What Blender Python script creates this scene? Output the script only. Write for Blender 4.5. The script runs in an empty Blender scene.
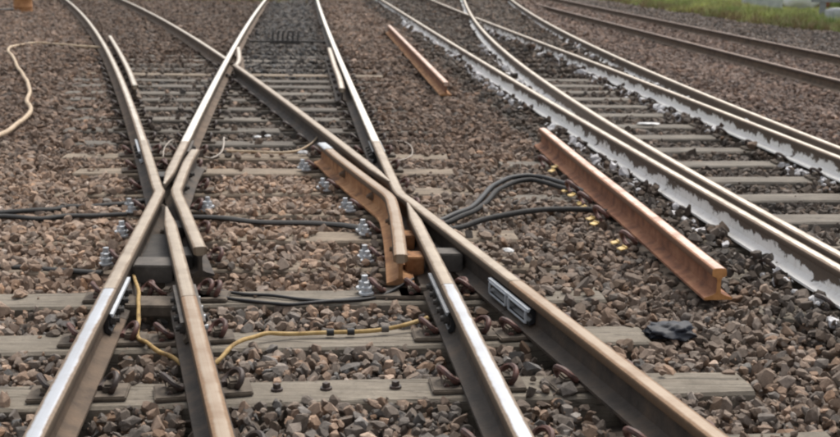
import bpy, bmesh, math, random
import numpy as np
from mathutils import Vector, Matrix, Euler, noise as mn

random.seed(7)
rng = np.random.default_rng(11)
S = bpy.context.scene
COL = S.collection

# ------------------------------------------------------------------ camera
CAM_H = 1.68
PITCH, ROLL = 0.213114, -0.0095993
cam = bpy.data.cameras.new('camera')
cam_o = bpy.data.objects.new('camera', cam)
COL.objects.link(cam_o)
c_, s_ = math.cos(ROLL), math.sin(ROLL)
v_right = Vector((1, 0, 0))
v_down = Vector((0, -math.sin(PITCH), -math.cos(PITCH)))
v_fwd = Vector((0, math.cos(PITCH), -math.sin(PITCH)))
ax = v_right * c_ + v_down * s_
ay = -(v_down * c_ - v_right * s_)
az = -v_fwd
cam_o.matrix_world = Matrix(((ax.x, ay.x, az.x, 0), (ax.y, ay.y, az.y, 0), (ax.z, ay.z, az.z, CAM_H), (0, 0, 0, 1)))
cam.sensor_width = 36
cam.lens = 36 * 1250 / 840
cam.clip_start = 0.05
cam.clip_end = 2000
cam.dof.use_dof = True
cam.dof.focus_distance = 5.3
cam.dof.aperture_fstop = 5.0
S.camera = cam_o

# ------------------------------------------------------------------ sky and sun
SUN_EL, SUN_AZ = math.radians(60), math.radians(24)      # azimuth from +Y towards +X
w = bpy.data.worlds.new('World')
S.world = w
w.use_nodes = True
nt = w.node_tree
sky = nt.nodes.new('ShaderNodeTexSky')
sky.sky_type = 'NISHITA'
sky.sun_disc = False
sky.sun_elevation = SUN_EL
sky.sun_rotation = SUN_AZ
sky.air_density = 1.0
sky.dust_density = 4.0
sky.ozone_density = 1.0
bgn = nt.nodes['Background']
bgn.inputs['Strength'].default_value = 0.125
hsv = nt.nodes.new('ShaderNodeHueSaturation')               # thin even cloud: the sky's blue is mostly gone
hsv.inputs['Saturation'].default_value = 0.22
hsv.inputs['Value'].default_value = 1.0
nt.links.new(sky.outputs[0], hsv.inputs['Color'])
nt.links.new(hsv.outputs[0], bgn.inputs['Color'])
sun = bpy.data.lights.new('sun', 'SUN')
sun.energy = 1.15
sun.angle = math.radians(30)
sun.color = (1.0, 0.90, 0.78)
sun_o = bpy.data.objects.new('sun', sun)
COL.objects.link(sun_o)
sd = Vector((math.sin(SUN_AZ) * math.cos(SUN_EL), math.cos(SUN_AZ) * math.cos(SUN_EL), math.sin(SUN_EL)))
sun_o.rotation_euler = sd.to_track_quat('Z', 'Y').to_euler()
S.view_settings.view_transform = 'Standard'
S.view_settings.look = 'None'
S.view_settings.exposure = 0.80
S.view_settings.gamma = 1
S.render.engine = 'CYCLES'
S.cycles.filter_width = 2.2
S.cycles.max_bounces = 6


# ------------------------------------------------------------------ materials
def new_mat(name):
    m = bpy.data.materials.new(name)
    m.use_nodes = True
    t = m.node_tree
    return m, t, t.nodes['Principled BSDF']


def N(t, kind, **kw):
    n = t.nodes.new(kind)
    for k, v in kw.items():
        if k in n.inputs:
            n.inputs[k].default_value = v
        else:
            setattr(n, k, v)
    return n


def ramp(t, fac, stops):
    r = t.nodes.new('ShaderNodeValToRGB')
    while len(r.color_ramp.elements) < len(stops):
        r.color_ramp.elements.new(0.5)
    for e, (p, c) in zip(r.color_ramp.elements, stops):
        e.position = p
        e.color = (*c, 1) if len(c) == 3 else c
    t.links.new(fac, r.inputs[0])
    return r.outputs[0]


def mix(t, fac, a, b):
    m = t.nodes.new('ShaderNodeMix')
    m.data_type = 'RGBA'
    for sock, v in ((m.inputs[0], fac), (m.inputs[6], a), (m.inputs[7], b)):
        if isinstance(v, (int, float)):
            sock.default_value = v
        elif isinstance(v, tuple):
            sock.default_value = (*v, 1)
        else:
            t.links.new(v, sock)
    return m.outputs[2]


def worldnoise(t, scale, detail=5, rough=0.6, stretch=None):
    g = t.nodes.new('ShaderNodeNewGeometry')
    n = N(t, 'ShaderNodeTexNoise', Scale=scale, Detail=detail, Roughness=rough)
    if stretch:
        mp = t.nodes.new('ShaderNodeMapping')
        mp.inputs['Scale'].default_value = stretch
        t.links.new(g.outputs['Position'], mp.inputs[0])
        t.links.new(mp.outputs[0], n.inputs['Vector'])
    else:
        t.links.new(g.outputs['Position'], n.inputs['Vector'])
    return n.outputs['Fac']


def bump(t, bsdf, h, strength=0.4, dist=0.01):
    b = N(t, 'ShaderNodeBump', Strength=strength, Distance=dist)
    t.links.new(h, b.inputs['Height'])
    t.links.new(b.outputs[0], bsdf.inputs['Normal'])


def dirty(name, c1, c2, scale=6, rough=0.8, metal=0.0, bscale=80, bstr=0.3, c3=None, lo=0.35, hi=0.65):
    m, t, b = new_mat(name)
    f = worldnoise(t, scale, 6, 0.65)
    stops = [(lo, c1), (hi, c2)] if c3 is None else [(lo, c1), ((lo + hi) / 2, c2), (hi, c3)]
    t.links.new(ramp(t, f, stops), b.inputs['Base Color'])
    b.inputs['Roughness'].default_value = rough
    b.inputs['Metallic'].default_value = metal
    bump(t, b, worldnoise(t, bscale, 4, 0.6), bstr, 0.004)
    return m


def head_mat(name, band, edge, half, rough_band, rough_edge, metal_band, metal_edge=0.1, wear=0.25):
    """rail head: polished running band in the middle, dull oxide on shoulders, shade painted into the flanks; 'across' is the distance from the rail's centre line"""
    m, t, b = new_mat(name)
    a = t.nodes.new('ShaderNodeAttribute')
    a.attribute_name = 'across'
    ab = N(t, 'ShaderNodeMath', operation='ABSOLUTE')
    t.links.new(a.outputs['Fac'], ab.inputs[0])
    n = worldnoise(t, 9, 5, 0.6)
    j = N(t, 'ShaderNodeMath', operation='MULTIPLY_ADD')
    j.inputs[1].default_value = 0.016
    j.inputs[2].default_value = -0.008
    t.links.new(n, j.inputs[0])
    ad = N(t, 'ShaderNodeMath', operation='ADD')
    t.links.new(ab.outputs[0], ad.inputs[0])
    t.links.new(j.outputs[0], ad.inputs[1])
    mr = N(t, 'ShaderNodeMapRange')
    mr.inputs[1].default_value = half - 0.003
    mr.inputs[2].default_value = half + 0.005
    t.links.new(ad.outputs[0], mr.inputs[0])
    fac = mr.outputs[0]
    gp = t.nodes.new('ShaderNodeNewGeometry')                 # scratches and wear run along the rail
    sp = t.nodes.new('ShaderNodeSeparateXYZ')
    t.links.new(gp.outputs['Position'], sp.inputs[0])
    cv = t.nodes.new('ShaderNodeCombineXYZ')
    for sock, src, k in ((0, a.outputs['Fac'], 210.0), (1, sp.outputs['Y'], 0.7)):
        mu = N(t, 'ShaderNodeMath', operation='MULTIPLY')
        mu.inputs[1].default_value = k
        t.links.new(src, mu.inputs[0])
        t.links.new(mu.outputs[0], cv.inputs[sock])
    sn = N(t, 'ShaderNodeTexNoise', Scale=1.0, Detail=7, Roughness=0.7)
    t.links.new(cv.outputs[0], sn.inputs['Vector'])
    streak = sn.outputs['Fac']
    patch = worldnoise(t, 4.5, 6, 0.7)
    bandc = mix(t, ramp(t, streak, [(0.35, (0, 0, 0)), (0.7, (wear, wear, wear))]), band, edge)
    fine = worldnoise(t, 45, 4, 0.6)
    bandc = mix(t, ramp(t, patch, [(0.46, (0, 0, 0)), (0.66, (wear, wear, wear))]), bandc, tuple(x * 0.8 for x in edge))
    edgec = mix(t, ramp(t, fine, [(0.35, (0, 0, 0)), (0.7, (1, 1, 1))]), tuple(x * 0.7 for x in edge), edge)
    fl = N(t, 'ShaderNodeMapRange')                           # flanks below the rounded shoulder: their shadow painted as a darker edge tone
    fl.inputs[1].default_value = 0.0328
    fl.inputs[2].default_value = 0.0350
    t.links.new(ab.outputs[0], fl.inputs[0])
    fcol = mix(t, fine, tuple(x * 0.28 for x in edge), tuple(x * 0.55 for x in edge))
    t.links.new(mix(t, fl.outputs[0], mix(t, fac, bandc, edgec), fcol), b.inputs['Base Color'])
    for nm, v0, v1 in (('Roughness', rough_band, rough_edge), ('Metallic', metal_band, metal_edge)):
        q = N(t, 'ShaderNodeMapRange')
        q.inputs[3].default_value = v0
        q.inputs[4].default_value = v1
        t.links.new(fac, q.inputs[0])
        t.links.new(q.outputs[0], b.inputs[nm])
    bump(t, b, fine, 0.12, 0.002)
    return m


def paint_mat(name, amount=1.0):
    """white heat-reflecting paint brushed on a rail side, its lower edge ragged, rust showing through"""
    m, t, b = new_mat(name)
    f = worldnoise(t, 1.0, 6, 0.7, (5, 4.0, 6))
    f2 = worldnoise(t, 40, 3, 0.6)
    g = t.nodes.new('ShaderNodeTexCoord')
    sx = t.nodes.new('ShaderNodeSeparateXYZ')
    t.links.new(g.outputs['Object'], sx.inputs[0])            # the brush reached the foot and the lower web, not under the head
    hm = N(t, 'ShaderNodeMath', operation='MULTIPLY_ADD')
    hm.inputs[1].default_value = -5.0
    hm.inputs[2].default_value = 0.17 if amount > 1 else 0.55
    t.links.new(sx.outputs['Z'], hm.inputs[0])
    dr = worldnoise(t, 1.0, 4, 0.6, (13, 13, 9))
    ad = N(t, 'ShaderNodeMath', operation='MULTIPLY_ADD')
    ad.inputs[1].default_value = 0.45
    t.links.new(dr, ad.inputs[0])
    t.links.new(hm.outputs[0], ad.inputs[2])
    ad2 = N(t, 'ShaderNodeMath', operation='MULTIPLY_ADD')
    ad2.inputs[1].default_value = amount
    t.links.new(f, ad2.inputs[0])
    t.links.new(ad.outputs[0], ad2.inputs[2])
    fac = ramp(t, ad2.outputs[0], [(0.66, (0, 0, 0)), (0.74, (1, 1, 1))])
    tone = mix(t, ramp(t, worldnoise(t, 1.0, 6, 0.7, (30, 30, 6)), [(0.52, (0, 0, 0)), (0.75, (0.45, 0.45, 0.45))]), mix(t, f2, (0.80, 0.785, 0.75), (0.90, 0.885, 0.855)), (0.34, 0.28, 0.22))
    t.links.new(mix(t, fac, mix(t, f2, (0.06, 0.045, 0.034), (0.13, 0.09, 0.06)), tone), b.inputs['Base Color'])
    b.inputs['Roughness'].default_value = 0.6
    bump(t, b, f2, 0.2, 0.003)
    return m


def stone_mat():
    m, t, b = new_mat('crushed_stone')
    a = t.nodes.new('ShaderNodeAttribute')
    a.attribute_type = 'INSTANCER'
    a.attribute_name = 'col'
    tc = t.nodes.new('ShaderNodeTexCoord')
    n = N(t, 'ShaderNodeTexNoise', Scale=2.6, Detail=6, Roughness=0.7)
    t.links.new(tc.outputs['Object'], n.inputs['Vector'])
    k = ramp(t, n.outputs['Fac'], [(0.3, (0.62, 0.60, 0.58)), (0.7, (1.3, 1.3, 1.3))])
    mm = t.nodes.new('ShaderNodeMix')
    mm.data_type = 'RGBA'
    mm.blend_type = 'MULTIPLY'
    mm.inputs[0].default_value = 1
    t.links.new(a.outputs['Color'], mm.inputs[6])
    t.links.new(k, mm.inputs[7])
    t.links.new(mm.outputs[2], b.inputs['Base Color'])
    b.inputs['Roughness'].default_value = 0.88
    n2 = N(t, 'ShaderNodeTexNoise', Scale=9, Detail=4, Roughness=0.7)
    t.links.new(tc.outputs['Object'], n2.inputs['Vector'])
    bump(t, b, n2.outputs['Fac'], 0.35, 0.006)
    return m


def plain(name, c, rough=0.6, metal=0.0, var=0.25, scale=25):
    return dirty(name, tuple(x * (1 - var) for x in c), tuple(min(1, x * (1 + var)) for x in c), scale, rough, metal, 90, 0.15)


M = {}
M['stone'] = stone_mat()
M['head_bright'] = head_mat('polished_rail_head', (0.56, 0.58, 0.61), (0.21, 0.15, 0.10), 0.020, 0.33, 0.65, 0.95, 0.2, 0.22)
M['head_far'] = head_mat('shiny_rail_head', (0.90, 0.85, 0.76), (0.30, 0.235, 0.165), 0.027, 0.33, 0.6, 0.85, 0.2, 0.2)
M['head_tan'] = head_mat('dull_tan_rail_head', (0.44, 0.37, 0.285), (0.20, 0.14, 0.09), 0.022, 0.42, 0.7, 0.5, 0.1, 0.5)
M['head_rusty'] = head_mat('orange_flecked_rail_head', (0.36, 0.295, 0.225), (0.25, 0.15, 0.08), 0.020, 0.45, 0.7, 0.4, 0.1, 0.6)
M['head_gold'] = head_mat('worn_brown_rail_head', (0.86, 0.77, 0.62), (0.19, 0.13, 0.085), 0.016, 0.29, 0.65, 0.9, 0.15, 0.45)
M['head_brown'] = head_mat('rusty_brown_rail_head', (0.30, 0.21, 0.15), (0.14, 0.09, 0.065), 0.024, 0.5, 0.75, 0.3, 0.1, 0.8)
M['head_cut'] = head_mat('rusty_polished_rail_head', (0.74, 0.62, 0.54), (0.34, 0.16, 0.08), 0.022, 0.40, 0.7, 0.6, 0.1, 0.75)
M['web_dark'] = dirty('grimy_rail_side', (0.024, 0.019, 0.016), (0.060, 0.046, 0.035), 7, 0.8, 0, 60, 0.5, (0.10, 0.068, 0.045), 0.3, 0.72)
M['web_brown'] = dirty('brown_rail_side', (0.060, 0.043, 0.031), (0.125, 0.088, 0.060), 7, 0.85, 0, 60, 0.5, (0.17, 0.115, 0.075), 0.3, 0.72)
M['web_orange'] = dirty('orange_rust_rail_side', (0.10, 0.050, 0.028), (0.30, 0.145, 0.062), 10, 0.9, 0, 70, 0.6, (0.42, 0.23, 0.11), 0.3, 0.66)
M['web_cut'] = dirty('red_brown_rust_rail_side', (0.12, 0.052, 0.030), (0.24, 0.105, 0.055), 9, 0.9, 0, 70, 0.6, (0.33, 0.165, 0.09), 0.33, 0.68)  # red-brown rust, darkened to paint in the shade of the web's recess
M['sawn'] = dirty('fresh_orange_rust', (0.36, 0.16, 0.05), (0.55, 0.27, 0.10), 14, 0.85)
M['paint'] = paint_mat('white_rail_paint', 1.6)
M['paint_thin'] = paint_mat('patchy_white_rail_paint', 0.48)
M['casting'] = dirty('black_greasy_casting', (0.030, 0.028, 0.026), (0.07, 0.062, 0.055), 9, 0.7)
M['casting_top'] = dirty('dusty_casting', (0.065, 0.058, 0.052), (0.13, 0.115, 0.10), 9, 0.8)
M['clip_red'] = dirty('red_brown_clip', (0.050, 0.028, 0.024), (0.15, 0.066, 0.052), 30, 0.6)
M['clip_dark'] = dirty('dark_clip', (0.028, 0.022, 0.02), (0.075, 0.05, 0.042), 30, 0.6)
M['plate'] = dirty('grimy_baseplate', (0.07, 0.056, 0.044), (0.16, 0.13, 0.10), 14, 0.9, 0, 60, 0.5)
M['galv'] = dirty('galvanised_steel', (0.26, 0.26, 0.26), (0.56, 0.60, 0.64), 26, 0.5, 0.3, 90, 0.3)


def sleeper_mat(name, c0, c1, c2):
    m, t, b = new_mat(name)
    big = worldnoise(t, 2.2, 6, 0.7)
    grain = worldnoise(t, 7, 6, 0.7, (0.5, 5, 5))
    spots = worldnoise(t, 38, 5, 0.75)
    col = ramp(t, grain, [(0.3, c0), (0.5, c1), (0.7, c2)])
    col = mix(t, ramp(t, big, [(0.42, (0, 0, 0)), (0.68, (0.75, 0.75, 0.75))]), col, tuple(x * 0.52 for x in c1))
    col = mix(t, ramp(t, spots, [(0.55, (0, 0, 0)), (0.68, (0.8, 0.8, 0.8))]), col, tuple(x * 0.45 for x in c1))
    col = mix(t, ramp(t, spots, [(0.30, (0.6, 0.6, 0.6)), (0.40, (0, 0, 0))]), col, tuple(x * 1.2 for x in c2))
    crack = worldnoise(t, 1.0, 3, 0.5, (0.9, 17, 17))         # splits along the grain
    col = mix(t, ramp(t, crack, [(0.485, (0, 0, 0)), (0.50, (0.85, 0.85, 0.85)), (0.515, (0, 0, 0))]), col, tuple(x * 0.3 for x in c0))
    t.links.new(col, b.inputs['Base Color'])
    b.inputs['Roughness'].default_value = 0.92
    bump(t, b, spots, 0.6, 0.006)
    return m


M['sl_grey'] = sleeper_mat('weathered_grey_sleeper_face', (0.145, 0.122, 0.094), (0.215, 0.186, 0.147), (0.285, 0.252, 0.205))
M['sl_dark'] = sleeper_mat('oil_stained_sleeper_face', (0.085, 0.075, 0.063), (0.145, 0.128, 0.107), (0.19, 0.17, 0.142))
M['sl_mid'] = sleeper_mat('greyish_sleeper_face', (0.105, 0.092, 0.076), (0.18, 0.159, 0.132), (0.245, 0.218, 0.182))
M['sl_tan'] = sleeper_mat('tan_dusty_sleeper_face', (0.17, 0.132, 0.097), (0.25, 0.20, 0.148), (0.33, 0.27, 0.203))
M['bed'] = dirty('stone_dust_bed', (0.055, 0.044, 0.036), (0.11, 0.088, 0.07), 3, 0.95, 0, 40, 0.8)
M['black_cable'] = plain('black_cable_sheath', (0.013, 0.013, 0.014), 0.55)
M['grey_cable'] = plain('dusty_black_hose', (0.022, 0.021, 0.020), 0.75)
M['yellow_cable'] = dirty('dirty_yellow_cable_sheath', (0.14, 0.085, 0.035), (0.38, 0.25, 0.09), 14, 0.75, 0, 60, 0.4, (0.50, 0.36, 0.17), 0.30, 0.66)
M['tan_cable'] = dirty('faded_tan_cable_sheath', (0.36, 0.26, 0.16), (0.55, 0.43, 0.30), 12, 0.6)
M['white_wire'] = plain('pale_wire', (0.40, 0.35, 0.30), 0.6)
M['liner'] = plain('white_insulation', (0.50, 0.53, 0.56), 0.5, 0, 0.12)
M['black_plastic'] = plain('black_insulation', (0.02, 0.021, 0.023), 0.4)
M['yellow'] = plain('yellow_insulator', (0.58, 0.41, 0.15), 0.5)
M['rag'] = plain('blue_black_plastic', (0.010, 0.013, 0.022), 0.6, 0, 0.4)
M['white'] = plain('white_scrap', (0.58, 0.58, 0.58), 0.5, 0, 0.1)
M['drum'] = dirty('rusty_orange_drum', (0.30, 0.13, 0.05), (0.5, 0.26, 0.11), 5, 0.75)
M['soil'] = dirty('grassy_soil', (0.13, 0.16, 0.05), (0.24, 0.25, 0.09), 2, 0.95)
M['concrete'] = dirty('pale_concrete', (0.36, 0.38, 0.40), (0.5, 0.52, 0.53), 6, 0.9)
M['red_rust'] = dirty('red_rust', (0.2, 0.07, 0.04), (0.3, 0.11, 0.06), 8, 0.8)
M['post'] = dirty('weathered_post', (0.2, 0.21, 0.22), (0.3, 0.31, 0.32), 8, 0.85)


def grass_mat():
    m, t, b = new_mat('grass_blade')
    a = t.nodes.new('ShaderNodeAttribute')
    a.attribute_type = 'INSTANCER'
    a.attribute_name = 'col'
    t.links.new(a.outputs['Color'], b.inputs['Base Color'])
    b.inputs['Roughness'].default_value = 0.7
    return m


M['grass'] = grass_mat()


# ------------------------------------------------------------------ mesh helpers
class MB:
    def __init__(self):
        self.v, self.f, self.a = [], [], []

    def add(self, vs, fs, across=None):
        o = len(self.v)
        self.v += [tuple(x) for x in vs]
        self.f += [tuple(i + o for i in q) for q in fs]
        self.a += list(across) if across is not None else [0.0] * len(vs)

    def box(self, c, size, rz=0.0, bev=0.0, rx=0.0, ry=0.0):
        bm = bmesh.new()
        bmesh.ops.create_cube(bm, size=1)
        bmesh.ops.scale(bm, vec=size, verts=bm.verts)
        if bev:
            bmesh.ops.bevel(bm, geom=bm.edges[:], offset=bev, segments=2, affect='EDGES')
        bmesh.ops.transform(bm, matrix=Matrix.Translation(c) @ Euler((rx, ry, rz)).to_matrix().to_4x4(), verts=bm.verts)
        self.bm(bm)

    def bm(self, bm):
        bm.verts.index_update()
        self.add([v.co[:] for v in bm.verts], [[v.index for v in f.verts] for f in bm.faces])
        bm.free()

    def cyl(self, p, r, h, n=10, r2=None, axis='Z', rz=0, bev=0):
        bm = bmesh.new()
        bmesh.ops.create_cone(bm, cap_ends=True, segments=n, radius1=r, radius2=r if r2 is None else r2, depth=h)
        if bev:
            bmesh.ops.bevel(bm, geom=[e for e in bm.edges if abs(e.verts[0].co.z - e.verts[1].co.z) < 1e-5], offset=bev, segments=2, affect='EDGES')
        e = {'Z': Euler((0, 0, rz)), 'X': Euler((0, math.pi / 2, rz)), 'Y': Euler((math.pi / 2, 0, rz))}[axis]
        bmesh.ops.transform(bm, matrix=Matrix.Translation(p) @ e.to_matrix().to_4x4(), verts=bm.verts)
        self.bm(bm)

    def tube(self, pts, r, n=8, flat=1.0, caps=True):
        pts = [Vector(p) for p in pts]
        rings, vs = [], []
        for i, p in enumerate(pts):
            d = (pts[min(i + 1, len(pts) - 1)] - pts[max(i - 1, 0)]).normalized()
            up = Vector((0, 0, 1)) if abs(d.z) < 0.9 else Vector((1, 0, 0))
            x = d.cross(up).normalized()
            y = x.cross(d).normalized()
            rr = r[i] if isinstance(r, (list, tuple)) else r
            for k in range(n):
                a = 2 * math.pi * k / n
                vs.append(p + x * (math.cos(a) * rr) + y * (math.sin(a) * rr * flat))
        fs = [(i * n + k, i * n + (k + 1) % n, (i + 1) * n + (k + 1) % n, (i + 1) * n + k) for i in range(len(pts) - 1) for k in range(n)]
        if caps:
            fs += [tuple(range(n))[::-1], tuple((len(pts) - 1) * n + k for k in range(n))]
        self.add(vs, fs)

    def mesh(self, name, mat, smooth=None):
        me = bpy.data.meshes.new(name)
        me.from_pydata(self.v, [], self.f)
        if any(self.a):
            at = me.attributes.new('across', 'FLOAT', 'POINT')
            at.data.foreach_set('value', self.a)
        bm = bmesh.new()
        bm.from_mesh(me)
        bmesh.ops.recalc_face_normals(bm, faces=bm.faces)
        bm.to_mesh(me)
        bm.free()
        if mat:
            me.materials.append(mat)
        if smooth is not None:
            me.polygons.foreach_set('use_smooth', [True] * len(me.polygons))
            me.set_sharp_from_angle(angle=math.radians(smooth))
        return me


def link(name, me, parent=None, loc=(0, 0, 0), rot=(0, 0, 0)):
    o = bpy.data.objects.new(name, me)
    COL.objects.link(o)
    o.parent = parent
    o.location = loc
    o.rotation_euler = rot
    return o


def tag(o, label, cat, group=None):
    o['label'] = label
    o['category'] = cat
    if group:
        o['group'] = group
    return o


def struct(o, kind='structure'):
    o['kind'] = kind
    return o


def spline(pts, n=8):
    """Catmull-Rom through the points"""
    P = [Vector(p) for p in pts]
    P = [P[0] * 2 - P[1]] + P + [P[-1] * 2 - P[-2]]
    out = []
    for i in range(1, len(P) - 2):
        for k in range(n):
            t = k / n
            a, b, c, d = P[i - 1], P[i], P[i + 1], P[i + 2]
            out.append(0.5 * ((2 * b) + (c - a) * t + (2 * a - 5 * b + 4 * c - d) * t * t + (3 * b - a - 3 * c + d) * t ** 3))
    out.append(P[-2])
    return out


# ------------------------------------------------------------------ the rails' lines on the ground, x as a function of the distance y, metres
def poly(*c):
    return lambda y: np.polyval(c, y)


ml_up, ml_low = poly(0.000408, -0.118698, -0.738395), poly(-0.107155, -0.809327)
mr_up, mr_low = poly(0.000198, -0.108666, 0.692609), poly(-0.111938, 0.75066)
dl_up, dl_low = poly(-0.001323, -0.242086, 0.300157), poly(-0.251758, 0.319033)
dr_up, dr_low = poly(-0.001357, -0.238035, 1.814924), poly(-0.270419, 1.959055)
r1 = poly(-1.3e-05, 0.001085, -0.128062, 2.768927)
r2 = poly(-4.3e-05, 0.004923, -0.171237, 3.02047)
r3 = poly(2.1e-05, -0.001368, -0.074568, 3.931685)
r4 = poly(-2.5e-05, 0.003503, -0.140298, 4.352351)
r5 = poly(0.000109, -0.093506, 7.339269)
r6 = poly(0.000150, -0.101649, 9.16985)
KY_L, KY_R = 7.70, 7.66
ML = lambda y: np.where(np.asarray(y) < KY_L, ml_low(y), ml_up(y))
MR = lambda y: np.where(np.asarray(y) < KY_R, mr_low(y), mr_up(y))
DL = lambda y: np.where(np.asarray(y) < KY_L, dl_low(y), dl_up(y))
DR = lambda y: np.where(np.asarray(y) < KY_R, dr_low(y), dr_up(y))
DROP = -0.22                                               # the far track lies lower


def zdrop(x, y):
    """the formation steps down between the second and the far track"""
    a = r4(np.clip(y, 0, 45)) + 0.7
    b = r5(np.clip(y, 0, 45)) - 0.6
    t = np.clip((x - a) / np.maximum(b - a, 0.3), 0, 1)
    return DROP * t * t * (3 - 2 * t)


# ------------------------------------------------------------------ setting: ground, grass bank
def sheet(name, xs, ys, zf, mat):
    X, Y = np.meshgrid(xs, ys)
    Z = zf(X, Y)
    v = np.stack([X, Y, Z], -1).reshape(-1, 3)
    nx = len(xs)
    f = [(j * nx + i, j * nx + i + 1, (j + 1) * nx + i + 1, (j + 1) * nx + i) for j in range(len(ys) - 1) for i in range(nx - 1)]
    me = bpy.data.meshes.new(name)
    me.from_pydata(v.tolist(), [], f)
    me.materials.append(mat)
    me.polygons.foreach_set('use_smooth', [True] * len(me.polygons))
    return link(name, me)


xs = np.concatenate([[-900, -300, -90, -40], np.arange(-20, 30.01, 0.5), [45, 90, 300, 900]])
ys = np.concatenate([[-900, -300, -90, -30], np.arange(-6, 60.01, 0.5), [80, 140, 400, 900]])
bed = struct(sheet('ballast_bed', xs, ys, lambda X, Y: -0.125 + zdrop(X, Y), M['bed']))

EDGE = [(5.0, 62.0), (6.58, 49.7), (7.85, 40.56), (8.56, 35.14), (9.39, 32.19), (10.07, 30.39), (13.0, 22.0), (17.0, 8.0), (20.0, -6.0)]
ey, ex = np.array([p[1] for p in EDGE])[::-1], np.array([p[0] for p in EDGE])[::-1]
edge_x = lambda y: np.interp(y, ey, ex)
gv, gf = [], []
for i, yy in enumerate(np.concatenate([np.arange(-6, 62, 2.0), [90, 200]])):
    x0 = float(edge_x(yy))
    for k, dx in enumerate((0, 0.4, 1.2, 3, 8, 20, 60, 200)):
        gv.append((x0 + dx, yy, DROP - 0.10 + 0.10 * min(1, dx / 0.8) + 0.12 * min(1, dx / 8)))
    if i:
        gf += [((i - 1) * 8 + k, (i - 1) * 8 + k + 1, i * 8 + k + 1, i * 8 + k) for k in range(7)]
me = bpy.data.meshes.new('grass_verge')
me.from_pydata(gv, [], gf)
me.materials.append(M['soil'])
struct(link('grass_verge', me))

# ------------------------------------------------------------------ rails
FOOT = [(-0.012, 0.035), (-0.03, 0.024), (-0.0695, 0.0115), (-0.07, 0.0), (0.07, 0.0), (0.0695, 0.0115), (0.03, 0.024), (0.012, 0.035)]
WEBS = [[(-0.012, 0.035), (-0.010, 0.06), (-0.010, 0.10), (-0.015, 0.112)], [(0.015, 0.112), (0.010, 0.10), (0.010, 0.06), (0.012, 0.035)]]
HEAD = [(-0.015, 0.112), (-0.0345, 0.121), (-0.036, 0.126), (-0.0355, 0.146), (-0.0325, 0.154), (-0.026, 0.1575), (-0.012, 0.159), (0.012, 0.159), (0.026, 0.1575), (0.0325, 0.154), (0.0355, 0.146), (0.036, 0.126), (0.0345, 0.121), (0.015, 0.112)]


def path_fn(fn, y0, y1, step=0.5):
    n = max(2, int(abs(y1 - y0) / step) + 1)
    return [(float(fn(y)), float(y)) for y in np.linspace(y0, y1, n)]


def sweep(mb, path, strips, z0, closed_caps=None, taper=None, hs=1.0):
    """profile strips carried along a path; taper = per-point width factor"""
    P = [Vector((p[0], p[1])) for p in path]
    for strip in strips:
        k = len(strip)
        vs, ac = [], []
        for i, p in enumerate(P):
            d0 = (p - P[i - 1]).normalized() if i else None
            d1 = (P[i + 1] - p).normalized() if i + 1 < len(P) else None
            d = (d0 + d1).normalized() if d0 and d1 else (d0 or d1)
            n = Vector((d.y, -d.x))
            t = taper[i] if taper else 1.0
            if d0 and d1:
                t = t / max(0.7, n.dot(Vector((d1.y, -d1.x))))
            for u, z in strip:
                vs.append((p.x + n.x * u * t, p.y + n.y * u * t, z0 + z * hs))
                ac.append(u if abs(u) > 1e-4 else 1e-4)
        fs = [(i * k + j, i * k + j + 1, (i + 1) * k + j + 1, (i + 1) * k + j) for i in range(len(P) - 1) for j in range(k - 1)]
        if closed_caps:
            fs += [tuple(range(k)), tuple((len(P) - 1) * k + j for j in range(k))[::-1]]
        mb.add(vs, fs, ac)


RZ = 0.021


def rel(mb, org):
    mb.v = [(x - org[0], y - org[1], z - org[2]) for x, y, z in mb.v]
    return mb


def rail_parts(parent, org, path, head, web, foot=None, z0=RZ, taper=None, names=('rail_head', 'rail_web', 'rail_foot')):
    out = []
    for nm, strips, mat, cap in ((names[0], [HEAD], head, True), (names[1], WEBS, web, False), (names[2], [FOOT], foot or web, True)):
        mb = MB()
        sweep(mb, path, strips, z0, cap, taper)
        if nm == names[1]:                                   # close the web's ends
            k = 4
            m0, m1 = 0, (len(path) - 1) * k
            L = len(path) * k
            mb.f.append(tuple([m0 + j for j in range(4)] + [L + m0 + j for j in range(4)]))
            mb.f.append(tuple([m1 + j for j in range(4)] + [L + m1 + j for j in range(4)]))
        rel(mb, org)
        out.append(link(nm, mb.mesh(nm, mat, 40), parent))
    return out


def rail(label, path, head, web, foot=None, z0=RZ, taper=None, name='running_rail', cat='rail', group=None):
    o = bpy.data.objects.new(name, None)
    COL.objects.link(o)
    mid = path[0]
    o.location = (mid[0], mid[1], 0)
    tag(o, label, cat, group)
    rail_parts(o, (mid[0], mid[1], 0), path, head, web, foot, z0, taper)
    return o, (mid[0], mid[1], 0)


J_ML, J_MR, J_DL, J_DR = 5.40, 5.53, 5.29, 5.60
JU_ML, JU_MR, JU_DL, JU_DR = 9.72, 9.82, 9.75, 10.5
G = 0.006
near_ml, o_nml = rail('shiny near left rail with a bright band on top and a brown side', path_fn(ml_low, -2.0, J_ML - G), M['head_bright'], M['web_brown'])
near_mr, o_nmr = rail('shiny near rail with a bright top just right of the yellow cable', path_fn(mr_low, -2.0, J_MR - G), M['head_bright'], M['web_dark'])
near_dl, o_ndl = rail('dull orange-tan near rail with the yellow cable passing under it', path_fn(dl_low, -2.0, J_DL - G), M['head_rusty'], M['web_dark'])
near_dr, o_ndr = rail('dull tan near rail with a black and white insulated joint on its dark side', path_fn(dr_low, -2.0, J_DR - G), M['head_rusty'], M['web_dark'])
far_ml, o_fml = rail('bright far rail running straight up from the crossing over the acute frog', path_fn(ml_up, JU_ML + G, 70), M['head_far'], M['web_brown'])
far_mr, o_fmr = rail('bright far rail beside the short grey check rail, right side of the middle track', path_fn(mr_up, JU_MR + G, 70), M['head_far'], M['web_dark'])
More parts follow.
